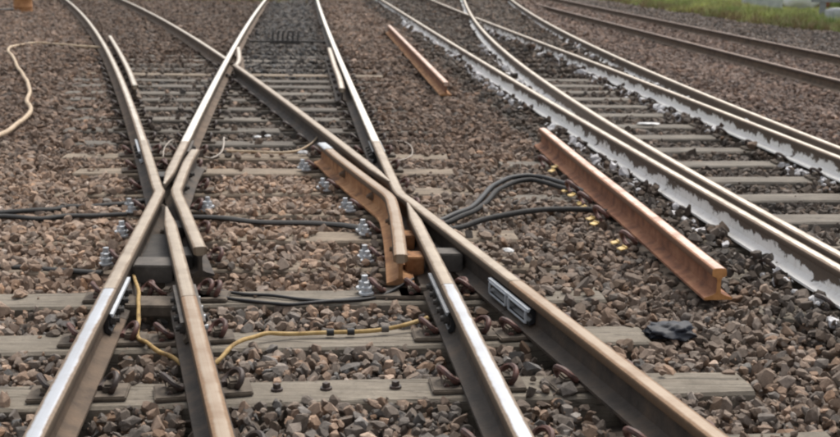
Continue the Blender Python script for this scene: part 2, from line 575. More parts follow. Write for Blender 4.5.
far_dl, o_fdl = rail('pale tan rail curving away to the upper left behind the loose tan cable', path_fn(dl_up, JU_DL + G, 70), M['head_gold'], M['web_brown'])
FROG = 16.75
rail('tan rail slanting from the far frog down to the bent orange check rail', path_fn(dr_up, JU_DR + G, FROG - 0.45), M['head_tan'], M['web_dark'])
rail('pale rail curving to the upper left from the outer side of the frog', path_fn(dr_up, FROG + 0.45, 70), M['head_gold'], M['web_brown'])


# obtuse crossings: knuckle rail, two point rails, bent check rail, spacer blocks
def crossing(label, knuckle, pt_a, pt_b, check, check_web, chk_taper=None):
    o = bpy.data.objects.new('obtuse_crossing', None)
    COL.objects.link(o)
    org = (knuckle[len(knuckle) // 2][0], knuckle[len(knuckle) // 2][1], 0)
    o.location = org
    tag(o, label, 'rail crossing')

    def part(nm, path, web, head=M['head_tan'], taper=None, z0=RZ):
        mb = MB()
        sweep(mb, path, WEBS + [FOOT], z0, False, taper)
        n = len(path)
        for base in (0, n - 1):                              # close the ends of web and foot
            mb.f.append(tuple([base * 4 + j for j in range(4)] + [n * 4 + base * 4 + j for j in range(4)]))
            mb.f.append(tuple(n * 8 + base * 8 + j for j in range(8)))
        rel(mb, org)
        p = link(nm, mb.mesh(nm, web, 40), o)
        mb = MB()
        sweep(mb, path, [HEAD], z0, True, taper)
        rel(mb, org)
        link('rail_head', mb.mesh('rail_head', head, 40), p)
        return p
    part('knuckle_rail', knuckle, M['web_dark'])
    for q in (pt_a, pt_b):
        t = [min(1.0, 0.22 + 0.78 * math.dist(p, q[0]) / 0.45) for p in q]
        part('point_rail', q, M['web_dark'], taper=t)
    ck = part('check_rail', check, check_web, head=M['head_rusty'] if check_web is M['web_orange'] else M['head_tan'], z0=RZ + 0.012)
    return o, org, ck


def tip_path(fn, y_tip, y_end):
    sg = 1 if y_end > y_tip else -1
    ysq = [y_tip + sg * d for d in (0, 0.08, 0.18, 0.3, 0.45)]
    yq = np.linspace(y_tip + sg * 0.6, y_end, 8)
    return [(float(fn(v)), float(v)) for v in list(ysq) + list(yq)]


kn_l = path_fn(ml_low, J_ML, KY_L - 0.16) + [(-1.636, KY_L)] + path_fn(dl_up, KY_L + 0.16, JU_DL)
kn_r = path_fn(dr_low, J_DR, KY_R - 0.16) + [(-0.118, KY_R)] + path_fn(mr_up, KY_R + 0.16, JU_MR)
chk_l = [(-1.690, 9.25), (-1.654, 8.78), (-1.606, 8.35), (-1.548, 7.86), (-1.530, 7.70), (-1.492, 7.53), (-1.36, 7.06), (-1.23, 6.58), (-1.112, 6.15)]
chk_r = [(-0.765, 9.62), (-0.690, 9.34), (-0.61, 9.03), (-0.510, 8.68), (-0.402, 8.30), (-0.292, 7.92), (-0.208, 7.63), (-0.182, 7.50), (-0.168, 7.36), (-0.140, 6.98), (-0.113, 6.48), (-0.094, 6.03)]
xl, o_xl, ck_l = crossing('left obtuse crossing of dull tan rails around a greasy black middle',
                          kn_l, tip_path(ml_up, 7.93, JU_ML), tip_path(dl_low, 7.2, J_DL), chk_l, M['web_dark'])
xr, o_xr, ck_r = crossing('right obtuse crossing with an orange rusty bent check rail beside the galvanised bolts',
                          kn_r, tip_path(dr_up, 8.10, JU_DR), tip_path(mr_low, 7.38, J_MR), chk_r, M['web_orange'])


def block(parent, org, quad, z0, z1, name='spacer_block', mat=None, top=None):
    """cast block filling the space between rails: quad = four plan corners, anticlockwise"""
    bm = bmesh.new()
    lo = [bm.verts.new((p[0] - org[0], p[1] - org[1], z0)) for p in quad]
    hi = [bm.verts.new((p[0] - org[0], p[1] - org[1], z1)) for p in quad]
    bm.faces.new(lo[::-1])
    bm.faces.new(hi)
    for i in range(4):
        bm.faces.new((lo[i], lo[(i + 1) % 4], hi[(i + 1) % 4], hi[i]))
    bmesh.ops.bevel(bm, geom=[e for e in bm.edges], offset=0.006, segments=2, affect='EDGES')
    mb = MB()
    mb.bm(bm)
    return link(name, mb.mesh(name, mat or M['casting'], 40), parent)


def between(fa, fb, y0, y1, m=0.018):
    return [(fa(y0) + m, y0), (fb(y0) - m, y0), (fb(y1) - m, y1), (fa(y1) + m, y1)]


ckl_f = lambda y: np.interp(y, [p[1] for p in chk_l[::-1]], [p[0] for p in chk_l[::-1]])
ckr_f = lambda y: np.interp(y, [p[1] for p in chk_r[::-1]], [p[0] for p in chk_r[::-1]])
block(xl, o_xl, between(ml_low, dl_low, 6.02, 6.20, 0.03), 0.03, 0.125, mat=M['casting_top'])
block(xl, o_xl, between(ml_low, dl_low, 6.22, 7.0, 0.02), 0.03, 0.06)
block(xl, o_xl, between(ml_low, dl_low, 5.55, 5.72, 0.03), 0.0, 0.055, mat=M['plate'])
block(xl, o_xl, between(dl_low, ckl_f, 6.25, 6.45, 0.03), 0.03, 0.12)
block(xl, o_xl, between(dl_low, ckl_f, 6.9, 7.1, 0.022), 0.03, 0.12)
block(xl, o_xl, between(ml_up, ckl_f, 8.3, 8.5, 0.022), 0.03, 0.12)
block(xl, o_xl, between(dl_up, ml_up, 8.5, 8.7, 0.022), 0.03, 0.12)
block(xr, o_xr, between(mr_low, dr_low, 6.30, 6.44, 0.03), 0.03, 0.130, mat=M['casting_top'])
block(xr, o_xr, between(mr_low, dr_low, 6.48, 7.0, 0.02), 0.03, 0.06)
block(xr, o_xr, between(ckr_f, mr_low, 6.22, 6.36, 0.03), 0.03, 0.130, mat=M['web_orange'])
block(xr, o_xr, between(ckr_f, mr_low, 6.75, 6.9, 0.022), 0.03, 0.12, mat=M['web_orange'])
block(xr, o_xr, between(ckr_f, dr_up, 8.5, 8.7, 0.022), 0.03, 0.12)
block(xr, o_xr, between(dr_up, mr_up, 8.55, 8.75, 0.022), 0.03, 0.12)


def along(path, y):
    yy = [p[1] for p in path]
    xx = [p[0] for p in path]
    if yy[0] > yy[-1]:
        yy, xx = yy[::-1], xx[::-1]
    x = float(np.interp(y, yy, xx))
    d = float(np.interp(y + 0.05, yy, xx) - np.interp(y - 0.05, yy, xx)) / 0.1
    return x, math.atan2(1, d)                              # angle of the rail's direction from +X


# bolt heads on the bent check rails' sides
bolt_mb = MB()
bolt_mb.cyl((0, 0, 0.003), 0.031, 0.006, 14)
bolt_mb.cyl((0, 0, 0.014), 0.024, 0.018, 6, 0.022)
bolt_mb.cyl((0, 0, 0.030), 0.013, 0.016, 8)
bolt_me = bolt_mb.mesh('bolt', M['casting'], 30)
rust_bolt_me = bolt_mb.mesh('bolt', M['web_brown'], 30)


def side_bolt(parent, org, path, y, side, z=0.08, off=0.010, me=None):
    x, a = along(path, y)
    n = Vector((math.sin(a), -math.cos(a), 0)) * side         # +1 = right of travel
    q = n.to_track_quat('Z', 'Y').to_euler()
    p = Vector((x, y, z)) + n * off - Vector(org)
    return link('bolt', me or bolt_me, parent, p, q)


for y in (8.75, 7.95, 7.2, 6.5):
    side_bolt(ck_r, o_xr, chk_r, y, -1, z=0.105, me=rust_bolt_me)
for y in (6.4, 6.85, 7.3, 8.2, 8.7):
    side_bolt(ck_l, o_xl, chk_l, y, 1, z=0.10)


# bolted joints
def fishplate(parent, org, fn, y0, y1, side, edge_mat, body_mat, bolts=4, liners=0, bolt_mat=None, h=(0.026, 0.118)):
    path = path_fn(fn, y0, y1, 0.2)
    prof = [(0.013, h[0] + 0.012), (0.040, h[0]), (0.044, h[0] + 0.016), (0.030, h[0] + 0.03), (0.030, h[1] - 0.026), (0.046, h[1] - 0.014), (0.046, h[1]), (0.014, h[1] + 0.004)]
    prof = [(u * side, z) for u, z in prof]
    mb = MB()
    sweep(mb, path, [prof + [prof[0]]], RZ, True)
    rel(mb, org)
    p = link('fishplate', mb.mesh('fishplate', body_mat, 35), parent)
    if edge_mat:
        mb = MB()
        e = [(0.0385 * side, h[1] + 0.0045), (0.0525 * side, h[1] + 0.0025), (0.0525 * side, h[1] - 0.011), (0.0465 * side, h[1] - 0.013)]
        sweep(mb, path_fn(fn, y0 - 0.004, y1 + 0.004, 0.2), [e + [e[0]]], RZ, True)
        rel(mb, org)
        link('edge_strip', mb.mesh('edge_strip', edge_mat, 35), p)
    for i in range(bolts):
        y = y0 + (y1 - y0) * (i + 0.5) / bolts
        side_bolt(p, org, path, y, side, z=RZ + 0.072, off=0.031, me=bolt_me if bolt_mat is None else bolt_mat)
    for i in range(liners):                                  # white framed insulation panels
        L = (y1 - y0) / liners
        ya, yb = y0 + i * L + 0.02, y0 + (i + 1) * L - 0.02
        for nm, zz, th in (('liner', 0.094, 0.0055), ('liner', 0.040, 0.004)):
            q = path_fn(fn, ya, yb, 0.2)
            mb = MB()
            pr = [(0.047 * side, zz), (0.056 * side, zz), (0.056 * side, zz + th), (0.047 * side, zz + th)]
            sweep(mb, q, [pr + [pr[0]]], RZ, True)
            rel(mb, org)
            link(nm, mb.mesh(nm, M['liner'], 35), p)
        for yy in (ya, yb):
            x, a = along(path, yy)
            mb = MB()
            n = Vector((math.sin(a), -math.cos(a), 0)) * side
            c = Vector((x, yy, RZ + 0.0685)) + n * 0.0515 - Vector(org)
            mb.box(c, (0.010, 0.009, 0.050), a)
            link('liner', mb.mesh('liner', M['liner'], 35), p)
    return p


galv_bolt = MB()
galv_bolt.cyl((0, 0, 0.010), 0.024, 0.02, 6, 0.022)
galv_bolt.cyl((0, 0, 0.026), 0.012, 0.02, 8)
galv_bolt_me = galv_bolt.mesh('bolt', M['galv'], 30)
fishplate(near_ml, o_nml, ml_low, 5.12, 5.72, 1, M['liner'], M['black_plastic'], 4, bolt_mat=None)
fishplate(near_mr, o_nmr, mr_low, 5.20, 5.86, -1, M['post'], M['black_plastic'], 5)
fishplate(near_mr, o_nmr, mr_low, 5.20, 5.86, 1, M['casting_top'], M['black_plastic'], 5)
fishplate(near_dl, o_ndl, dl_low, 5.02, 5.60, -1, M['casting_top'], M['plate'], 4)
fishplate(near_dl, o_ndl, dl_low, 5.02, 5.60, 1, M['casting_top'], M['plate'], 4, bolt_mat=galv_bolt_me)
fishplate(near_dr, o_ndr, dr_low, 5.30, 5.83, -1, M['liner'], M['black_plastic'], 0, liners=2, h=(0.034, 0.108))
fishplate(far_dl, o_fdl, dl_up, 9.45, 10.05, -1, M['liner'], M['liner'], 4)
fishplate(far_dl, o_fdl, dl_up, 9.45, 10.05, 1, M['casting_top'], M['casting_top'], 4)
fishplate(far_ml, o_fml, ml_up, 9.45, 10.0, 1, M['casting_top'], M['casting_top'], 4)
fishplate(far_mr, o_fmr, mr_up, 9.55, 10.1, 1, M['galv'], M['casting_top'], 4)
fishplate(far_mr, o_fmr, mr_up, 9.55, 10.1, -1, None, M['black_plastic'], 4)

# short check rails and the frog's wing
for lab, pts, hm, wm in (
        ('grey check rail lying close inside the curved upper left rail', [(-5.30, 21.4), (-4.38, 18.2), (-3.65, 15.6), (-3.144, 13.721)], M['head_gold'], M['web_brown']),
        ('short grey check rail inside the bright right rail, below the black comb', [(-1.41, 19.2), (-1.13, 16.33), (-0.98, 14.9), (-0.864, 13.62)], M['head_gold'], M['web_dark']),
        ('short wing rail flaring from the frog under the comb', [(-2.80, 19.2), (-2.60, 17.9), (-2.46, 16.9), (-2.40, 16.2)], M['head_gold'], M['web_brown'])):
    rail(lab, [tuple(p[:2]) for p in spline(pts, 3)], hm, wm, name='check_rail', cat='check rail')

# the second track pair, painted white on the sides
FROG2 = float(np.interp(0, (r2(np.linspace(20, 36, 200)) - r3(np.linspace(20, 36, 200)))[::1], np.linspace(20, 36, 200))) if (r2(20) - r3(20)) < 0 else 29.5
r1_o, _ = rail('brown topped rail with ragged white paint, nearest to the lying cut rail', path_fn(r1, 1.0, 70), M['head_gold'], M['paint'], M['paint'])
rail('brown topped switch rail squeezed close beside the nearest white painted rail', path_fn(r2, 1.0, 60), M['head_gold'], M['paint_thin'], M['paint_thin'])
rail('white painted rail crossing the dark sleepers to the frog of the second track', path_fn(r3, 1.0, FROG2 - 0.5), M['head_gold'], M['paint'], M['paint'])
rail('far continuation of the white painted rail beyond the second frog', path_fn(r3, FROG2 + 0.5, 70), M['head_gold'], M['web_brown'])
rail('rail with white painted side along the brown ballast bank', path_fn(r4, 1.0, 60), M['head_gold'], M['paint_thin'], M['paint_thin'])
rail('dull brown rail of the far track, on the bank side', path_fn(r5, 1.0, 75), M['head_brown'], M['web_brown'], z0=DROP + RZ)
rail('dull brown rail of the far track, on the grass side', path_fn(r6, 1.0, 75), M['head_brown'], M['web_brown'], z0=DROP + RZ)

# loose lengths of rail
cut_path = [tuple(p[:2]) for p in spline([(1.045, 10.66), (1.20, 8.75), (1.324, 7.376), (1.409, 6.342), (1.452, 5.86)], 3)]
cut_o, o_cut = rail('long red-brown cut rail standing on its foot beside yellow insulators', cut_path, M['head_cut'], M['web_cut'], M['web_cut'], name='cut_rail')
rail('shorter orange-brown cut rail lying farther off on the brown ballast', [(-0.652, 25.1), (-0.05, 18.2), (0.285, 14.35)], M['head_cut'], M['web_cut'], M['web_orange'], name='cut_rail')



def sawn_end(path, parent, org):
    full = HEAD + WEBS[1][1:] + FOOT[::-1][1:] + WEBS[0][1:-1]
    a, b = Vector(path[-2]), Vector(path[-1])
    d = (b - a).normalized()
    mb = MB()
    sweep(mb, [tuple(b + d * 0.001), tuple(b + d * 0.004)], [[(u * 0.985, z * 0.985 + 0.001) for u, z in full + full[:1]]], RZ, True)
    rel(mb, org)
    link('sawn_end', mb.mesh('sawn_end', M['sawn'], 30), parent)


sawn_end(cut_path, cut_o, o_cut)

# ------------------------------------------------------------------ sleepers > baseplate > clip, bolt


def clip_mesh(mat):
    pts = [(-0.060, 0.050, 0.026), (-0.02, 0.050, 0.026), (0.030, 0.050, 0.028), (0.058, 0.056, 0.044), (0.060, 0.072, 0.074), (0.036, 0.080, 0.096), (0.002, 0.074, 0.104),
           (-0.032, 0.056, 0.099), (-0.056, 0.030, 0.078), (-0.052, 0.003, 0.054), (-0.028, -0.012, 0.040), (0.004, -0.014, 0.038)]
    mb = MB()
    mb.tube(spline([(a * 0.80, 0.018 + b * 0.70, c * 0.76) for a, b, c in pts], 3), 0.0122, 7)
    return mb.mesh('rail_clip', mat, 50)


clip_red, clip_dark = clip_mesh(M['clip_red']), clip_mesh(M['clip_dark'])
mb = MB()
mb.box((0, 0, 0.0095), (0.16, 0.37, 0.019), 0, 0.005)
for s in (-1, 1):
    mb.box((0, s * 0.115, 0.032), (0.07, 0.045, 0.036), 0, 0.008)
plate_me = mb.mesh('baseplate', M['plate'], 35)
mb = MB()
mb.cyl((0, 0, 0.007), 0.038, 0.014, 12)
mb.cyl((0, 0, 0.032), 0.026, 0.036, 6, bev=0.003)
mb.cyl((0, 0, 0.066), 0.014, 0.034, 8)
gbolt_me = mb.mesh('bolt', M['galv'], 30)
mb = MB()
mb.cyl((0, 0, 0.005), 0.024, 0.010, 10)
mb.cyl((0, 0, 0.018), 0.015, 0.020, 4)
screw_me = mb.mesh('screw', M['clip_dark'], 30)


def sleeper_mesh(L, mat, seed):
    r = random.Random(seed)
    W, D = 0.255, 0.22
    n = max(6, int(L / 0.25))
    mb = MB()
    vs = []
    prof = [(-W / 2, -D), (-W / 2, -0.012), (-W / 2 + 0.012, 0), (-0.04, 0), (0.04, 0), (W / 2 - 0.012, 0), (W / 2, -0.012), (W / 2, -D)]
    for i in range(n + 1):
        x = -L / 2 + L * i / n
        for k, (y, z) in enumerate(prof):
            vs.append((x + (r.uniform(-.006, .006) if i in (0, n) else 0), y + r.uniform(-.003, .003), z + (r.uniform(-.003, .002) if k in (2, 3, 4, 5) else 0)))
    fs = [(i * 8 + k, (i + 1) * 8 + k, (i + 1) * 8 + (k + 1) % 8, i * 8 + (k + 1) % 8) for i in range(n) for k in range(8)]
    fs += [tuple(range(8)), tuple(n * 8 + k for k in range(8))[::-1]]
    mb.add(vs, fs)
    return mb.mesh('sleeper', mat, 30)


SLEEPERS = []                                                # (cx, cy, angle, half length)


def ang(y):
    return math.radians(np.interp(y, [3.5, 5, 7, 9.5, 13, 17, 25], [5.3, 5.2, 4.2, 2.8, 1.4, 0.3, 0.0]))


def cross_pt(c, a, fn):
    """where a rail's line crosses the sleeper's axis: local distance along it and the rail's direction"""
    y = c[1]
    for _ in range(12):
        x = float(fn(y))
        t = (x - c[0]) / math.cos(a)
        y = c[1] + t * math.sin(a)
    x = float(fn(y))
    d = float(fn(y + 0.05) - fn(y - 0.05)) / 0.1
    return t, math.atan2(1, d)


def add_plate(sl, t, dirn, a, mat_clip, galv=False, clips=(1, -1), skew=0.0):
    """a plate across the rail, one clip each side; dirn = the rail's direction from +X"""
    rz = dirn - a
    p = link('baseplate', plate_me, sl, (t, 0, 0.001), (0, 0, rz - 0.0))
    for s in clips:
        link('rail_clip', mat_clip, p, (0, s * 0.073, 0), (0, 0, 0 if s > 0 else math.pi))
        if galv:
            link('bolt', gbolt_me, p, (0.045, s * 0.178, 0.019)).scale = (1.15, 1.15, 0.85)
            link('bolt', gbolt_me, p, (-0.045, s * 0.165, 0.019)).scale = (1.0, 1.0, 0.7)
    return p


left_rows = [3.93, 4.586, 5.242, 5.915, 6.57, 7.23, 7.93, 8.64, 9.44, 10.147, 10.844, 11.639, 12.406, 13.2, 13.99, 14.626, 15.377, 16.023, 16.79, 17.5, 18.2, 18.9, 19.6, 20.3, 21.0]
right_end = lambda y: np.interp(y, [3.9, 4.75, 5.4, 6.04, 7.0, 8.2, 8.74, 9.5, 10.1, 16.9, 21], [1.48, 1.265, 0.93, 0.905, 0.62, .40, .354, .243, .225, -.53, -.95])
left_end = lambda y: np.interp(y, [3.9, 8.0, 9.49, 10.09, 16.9, 21], [-2.35, -2.45, -2.62, -2.88, -4.77, -5.9])
near_labels = {
    0: 'grey sleeper cut off by the lower edge, its pale end in the lower right corner',
    1: 'nearest fully seen grey sleeper with three dark screws in its bare top',
    2: 'grey sleeper running under the yellow cable between the two shiny rails',
    3: 'grey sleeper with two thin black cables lying along its top',
    4: 'buried sleeper just beyond the one under the thin black cables',
    5: 'half buried tan sleeper at the lower end of the orange check rail',
    6: 'buried sleeper under the knuckles of both crossings',
    7: 'sleeper beside the middle of the bent orange check rail, bare only to its right',
    8: 'tan dusty sleeper at the upper end of the bent orange check rail',
    9: 'dusty sleeper below the loop of pale wire and the thin tan cable',
    10: 'first dark oil stained sleeper beyond the upper rail joints',
}
ords = ['second', 'third', 'fourth', 'fifth', 'sixth', 'seventh', 'eighth', 'ninth', 'tenth', 'eleventh', 'twelfth', 'thirteenth', 'fourteenth', 'fifteenth', 'sixteenth', 'seventeenth', 'eighteenth', 'nineteenth']
n_sl = 0
for i, y in enumerate(left_rows):
    a = ang(y)
    xl_, xr_ = float(left_end(y)), float(right_end(y))
    if y < 5:
        xl_ = -1.95
    xc = (xl_ + xr_) / 2
    yc = y + (xc + 0.1 * y) * math.tan(a)
    mat = M['sl_grey'] if i < 4 else (M['sl_tan'] if i < 10 or i == 18 else (M['sl_dark'] if i % 3 else M['sl_mid']))
    L = (xr_ - xl_) / math.cos(a)
    sl = link('sleeper', sleeper_mesh(L, mat, i), None, (xc, yc, 0), (0, 0, a))
    lab = near_labels.get(i) or '%s dark oil stained sleeper beyond the upper rail joints' % ords[i - 11]
    tag(sl, lab, 'sleeper', 'sleepers under the crossing')
    SLEEPERS.append((xc, yc, a, L / 2, 'L', i))
    ts = [(nm,) + cross_pt((xc, yc), a, f) for nm, f in (('dl', DL), ('ml', ML), ('mr', MR), ('dr', DR))]
    if i == 1:
        for tt in (-0.36, -0.17, 0.10):
            t0 = ts[2][1]
            link('screw', screw_me, sl, (t0 - 0.42 + tt, 0.01, 0))
    for nm, t, d in ts:
        if abs(t) > L / 2 - 0.05 or y > 18.5:
            continue
        cl = clip_dark if (y > 10.5 or nm in ('ml',) and y < 5.2 or (nm == 'dl' and y < 5.2)) else clip_red
        if 6.3 < y < 9.0:                                     # inside the crossings: clips only on the outer sides
            outer = {'dl': (1,), 'ml': (1,), 'mr': (-1,), 'dr': (-1,)}[nm]
            if (nm == 'ml' and y > KY_L) or (nm == 'dl' and y < KY_L) or (nm == 'mr' and y < KY_R) or (nm == 'dr' and y > KY_R):
                continue
            add_plate(sl, t, d, a, cl, nm in ('dl', 'ml') and i in (4, 5, 6), outer)
        else:
            add_plate(sl, t, d, a, cl, False)
    # the bent check rails have clips of their own on the side away from the crossing
    for f, s, yr in ((ckr_f, 1, (6.1, 9.7)), (ckl_f, -1, (6.1, 9.2))):
        if yr[0] - 0.25 < y < yr[1] + 0.2:
            t, d = cross_pt((xc, yc), a, f)
            add_plate(sl, t, d, a, clip_red, f is ckr_f or i == 6, (s,))

right_rows = [5.85, 6.55, 7.25, 7.95, 8.65, 9.342, 10.055, 10.767, 11.519, 12.234, 13.081, 13.8, 14.5, 15.2, 15.9, 16.6, 17.3, 18.0, 18.7, 19.4, 20.1, 20.8, 21.5, 22.2]
for i, y in enumerate(right_rows):
    a = math.radians(np.interp(y, [6, 10, 14, 22], [4.5, 4.0, 2.2, 0.5]))
    lo = {8.65: 0.52, 9.342: 0.57, 10.055: 0.64}.get(y, float(r1(y)) - 0.42)
    hi = float(r4(y)) + 0.45
    xc = (lo + hi) / 2
    xm = float(r2(y) + r3(y)) / 2
    yc = y + (xc - xm) * math.tan(a)
    L = (hi - lo) / math.cos(a)
    sl = link('sleeper', sleeper_mesh(L, M['sl_mid'] if y > 7.5 else M['sl_grey'], 100 + i), None, (xc, yc, -0.012), (0, 0, a))
    base = 'dark sleeper between the white painted rails'
    if i < 3:
        lab = ('buried grey sleeper under the lower right end of the white painted rails' if i == 0 else
               'buried grey sleeper %s up from the lower right corner under the white rails' % ords[i - 1])
    elif y in (8.65, 9.342, 10.055):
        lab = {8.65: 'long sleeper under the long cut rail, nearest to the yellow insulators', 9.342: 'long sleeper under the long cut rail between the thick black hoses',
               10.055: 'long sleeper under the far end of the long cut rail'}[y]
    elif i == 3:
        lab = 'grey sleeper in the dark ballast beyond the lower end of the cut rail'
    else:
        lab = base + ', %s beyond the long cut rail' % (['first'] + ords)[i - 7]
    tag(sl, lab, 'sleeper', 'sleepers under the white painted rails')
    SLEEPERS.append((xc, yc, a, L / 2, 'R', i))
    if y < 18:
        for f in (r1, r2, r3, r4):
            t, d = cross_pt((xc, yc), a, f)
            two = abs(float(r1(y) - r2(y))) > 0.45
            cs = (1, -1) if two else ((1,) if f in (r1, r3) else (-1,))
            add_plate(sl, t, d, a, clip_dark, False, cs)

# ------------------------------------------------------------------ small things on the ballast


def thing_mesh(name, mb, mat, label, cat, group=None, loc=None, smooth=40):
    if loc is None:
        v = np.array(mb.v)
        loc = (float(v[:, 0].mean()), float(v[:, 1].mean()), float(v[:, 2].min()))
    rel(mb, loc)
    return tag(link(name, mb.mesh(name, mat, smooth), None, loc), label, cat, group)


def cable(name, pts, r, mat, label, z=0.02, flat=1.0, cat='cable', n=6):
    P = [(p[0], p[1], p[2] if len(p) > 2 else z) for p in pts]
    mb = MB()
    q = spline(P, n)
    h = len(label)
    for i_, v in enumerate(q[1:-1]):                          # hand-laid: never quite smooth
        v += Vector((mn.noise((i_ * .17, h, 0)), mn.noise((i_ * .17, h, 5)), mn.noise((i_ * .17, h, 9)))) * r * 0.7
    mb.tube(q, [r * (1 + 0.12 * mn.noise((i_ * .3, h, 3))) for i_ in range(len(q))], 10, flat)
    return thing_mesh(name, mb, mat, label, cat, smooth=60)


# yellow cable, passing under the dull near rail; two dark straps hold it to the sleeper
yc_pts = [(-1.426, 6.03, .07), (-1.334, 5.73, .075), (-1.29, 5.53, .07), (-1.262, 5.405, .045), (-1.221, 5.183, .03), (-1.161, 5.087, .03), (-1.08, 4.981, .02), (-1.0, 4.935, .0), (-0.93, 4.85, -.01),
          (-0.867, 4.832, .0), (-0.82, 4.884, .02), (-0.79, 4.976, .04), (-0.745, 5.085, .045), (-0.69, 5.175, .035), (-0.605, 5.225, .03), (-0.434, 5.262, .022), (-0.259, 5.29, .022), (-0.084, 5.345, .03), (0.04, 5.415, .05)]
yel = cable('cable', yc_pts, 0.0095, M['yellow_cable'], 'dirty yellow cable snaking under the dull rail and along a sleeper')
for (x, y, z) in ((-0.39, 5.272, .022), (-0.30, 5.285, .022), (-0.15, 5.32, .026)):
    mb = MB()
    mb.tube([(x - 0.016, y - 0.001, z), (x + 0.016, y + 0.002, z)], 0.016, 10)
    rel(mb, yel.location)
    link('cable_tie', mb.mesh('cable_tie', M['casting_top'] if x > -0.2 else M['black_cable'], 50), yel)
cable('cable', [(-1.076, 5.93), (-0.913, 5.83), (-0.713, 5.762), (-0.57, 5.757), (-0.359, 5.834), (-0.169, 5.95), (-0.03, 6.087, .05)], 0.009, M['black_cable'], 'thin black cable on the sleeper, the one sagging nearest', 0.011)
cable('cable', [(-1.10, 6.03), (-0.951, 5.95), (-0.769, 5.912), (-0.575, 5.835), (-0.38, 5.812), (-0.192, 5.90), (-0.06, 6.02, .05)], 0.0085, M['black_cable'], 'thin black cable on the sleeper, just behind its twin', 0.011)
cable('hose', [(-1.62, 7.80, .0), (-1.36, 7.66, .02), (-1.014, 7.52, .02), (-0.614, 7.50, .02), (-0.30, 7.31, .02)], 0.030, M['grey_cable'], 'flat black hose across the stones between the two crossings', 0.02, 0.5, 'hose')
cable('hose', [(-2.9, 7.70), (-2.652, 7.735), (-2.367, 7.821), (-2.275, 7.93), (-2.026, 7.996), (-1.80, 8.17)], 0.026, M['grey_cable'], 'upper dark hose on the stones left of the left crossing', 0.02, 0.6, 'hose')
cable('hose', [(-2.9, 7.66), (-2.622, 7.63), (-2.38, 7.55), (-2.16, 7.647), (-1.85, 7.72)], 0.024, M['grey_cable'], 'lower dark hose on the stones left of the left crossing', 0.02, 0.6, 'hose')
cable('hose', [(-2.6, 6.50), (-2.227, 6.428), (-2.004, 6.394), (-1.66, 6.321)], 0.022, M['grey_cable'], 'half buried dark hose at the left edge below the other hoses', 0.004, 0.6, 'hose')
cable('hose', [(0.06, 7.60, .0), (0.177, 7.721, .02), (0.324, 7.946, .03), (0.416, 8.25, .045), (0.528, 8.68, .05), (0.653, 8.96, .05), (0.807, 9.05, .05), (0.943, 8.94, .045), (1.10, 8.70, .03), (1.2, 8.55, .0)], 0.0185, M['black_cable'], 'thick black hose arching to the cut rail, upper of the pair', 0.05, 1, 'hose')
cable('hose', [(0.08, 7.52, .0), (0.205, 7.64, .02), (0.345, 7.86, .03), (0.45, 8.16, .04), (0.55, 8.55, .045), (0.681, 8.83, .045), (0.818, 8.91, .045), (0.941, 8.76, .04), (1.08, 8.53, .03), (1.2, 8.38, .0)], 0.017, M['grey_cable'], 'thick dusty hose arching to the cut rail, lower of the pair', 0.05, 1, 'hose')
cable('hose', [(0.09, 7.30, .01), (0.20, 7.37, .02), (0.371, 7.539, .04), (0.63, 7.698, .06), (0.867, 7.85, .05), (1.05, 7.91, .04), (1.22, 7.93, .02)], 0.018, M['grey_cable'], 'single black hose lying over the stones towards the yellow insulators', 0.04, 1, 'hose')
cable('cable', [(-4.9, 20.4, .03), (-5.505, 20.56), (-6.017, 20.95), (-6.53, 21.2), (-6.66, 20.5), (-6.451, 19.6), (-6.122, 18.763), (-5.662, 17.504), (-5.30, 16.539), (-4.95, 15.6), (-4.716, 14.981), (-4.381, 13.965), (-4.164, 13.156), (-3.949, 12.592), (-3.781, 11.855), (-3.726, 11.384), (-3.661, 10.77), (-3.7, 10.2)], 0.022, M['tan_cable'], 'loose faded tan cable curling over the ballast at the left', 0.055)
mb = MB()
cable('cable', [(-1.60, 10.19), (-1.303, 10.148), (-1.074, 10.162), (-0.956, 10.488), (-0.859, 10.775, .1)], 0.010, M['tan_cable'], 'thin tan cable leading to the silver end of the check rail', 0.03)
cable('wire', [(-0.29, 10.813), (-0.154, 10.79), (-0.084, 10.55), (-0.069, 10.119), (-0.13, 9.868), (-0.241, 9.718), (-0.321, 9.761)], 0.0045, M['white_wire'], 'pale wire loop on the stones right of the upper joint', 0.03, cat='wire')
cable('wire', [(-2.031, 9.733), (-2.065, 9.979, .09), (-2.035, 10.186, .12), (-2.0, 10.2, .03)], 0.005, M['white_wire'], 'thin pale wire between the rails above the left crossing', 0.05, cat='wire')
cable('wire', [(-1.724, 9.872), (-1.665, 9.828), (-1.613, 9.98, .05), (-1.612, 10.127, .1), (-1.63, 10.26, .13)], 0.007, M['white_wire'], 'pale curled strip at the upper end of the left check rail', 0.03, cat='wire')

# silver ground-off end of the bent check rail
ck_path = [(-0.767, 9.627), (-0.690, 9.34)]
mb = MB()
for a_, b_ in zip(ck_path[:-1], ck_path[1:]):
    pass
sweep(mb, ck_path, [[(u * 1.03, z + (0.0025 if z > 0.13 else 0.0)) for u, z in HEAD[3:11]]], RZ + 0.012)
rel(mb, o_xr)
link('ground_end', mb.mesh('ground_end', M['galv'], 40), ck_r)

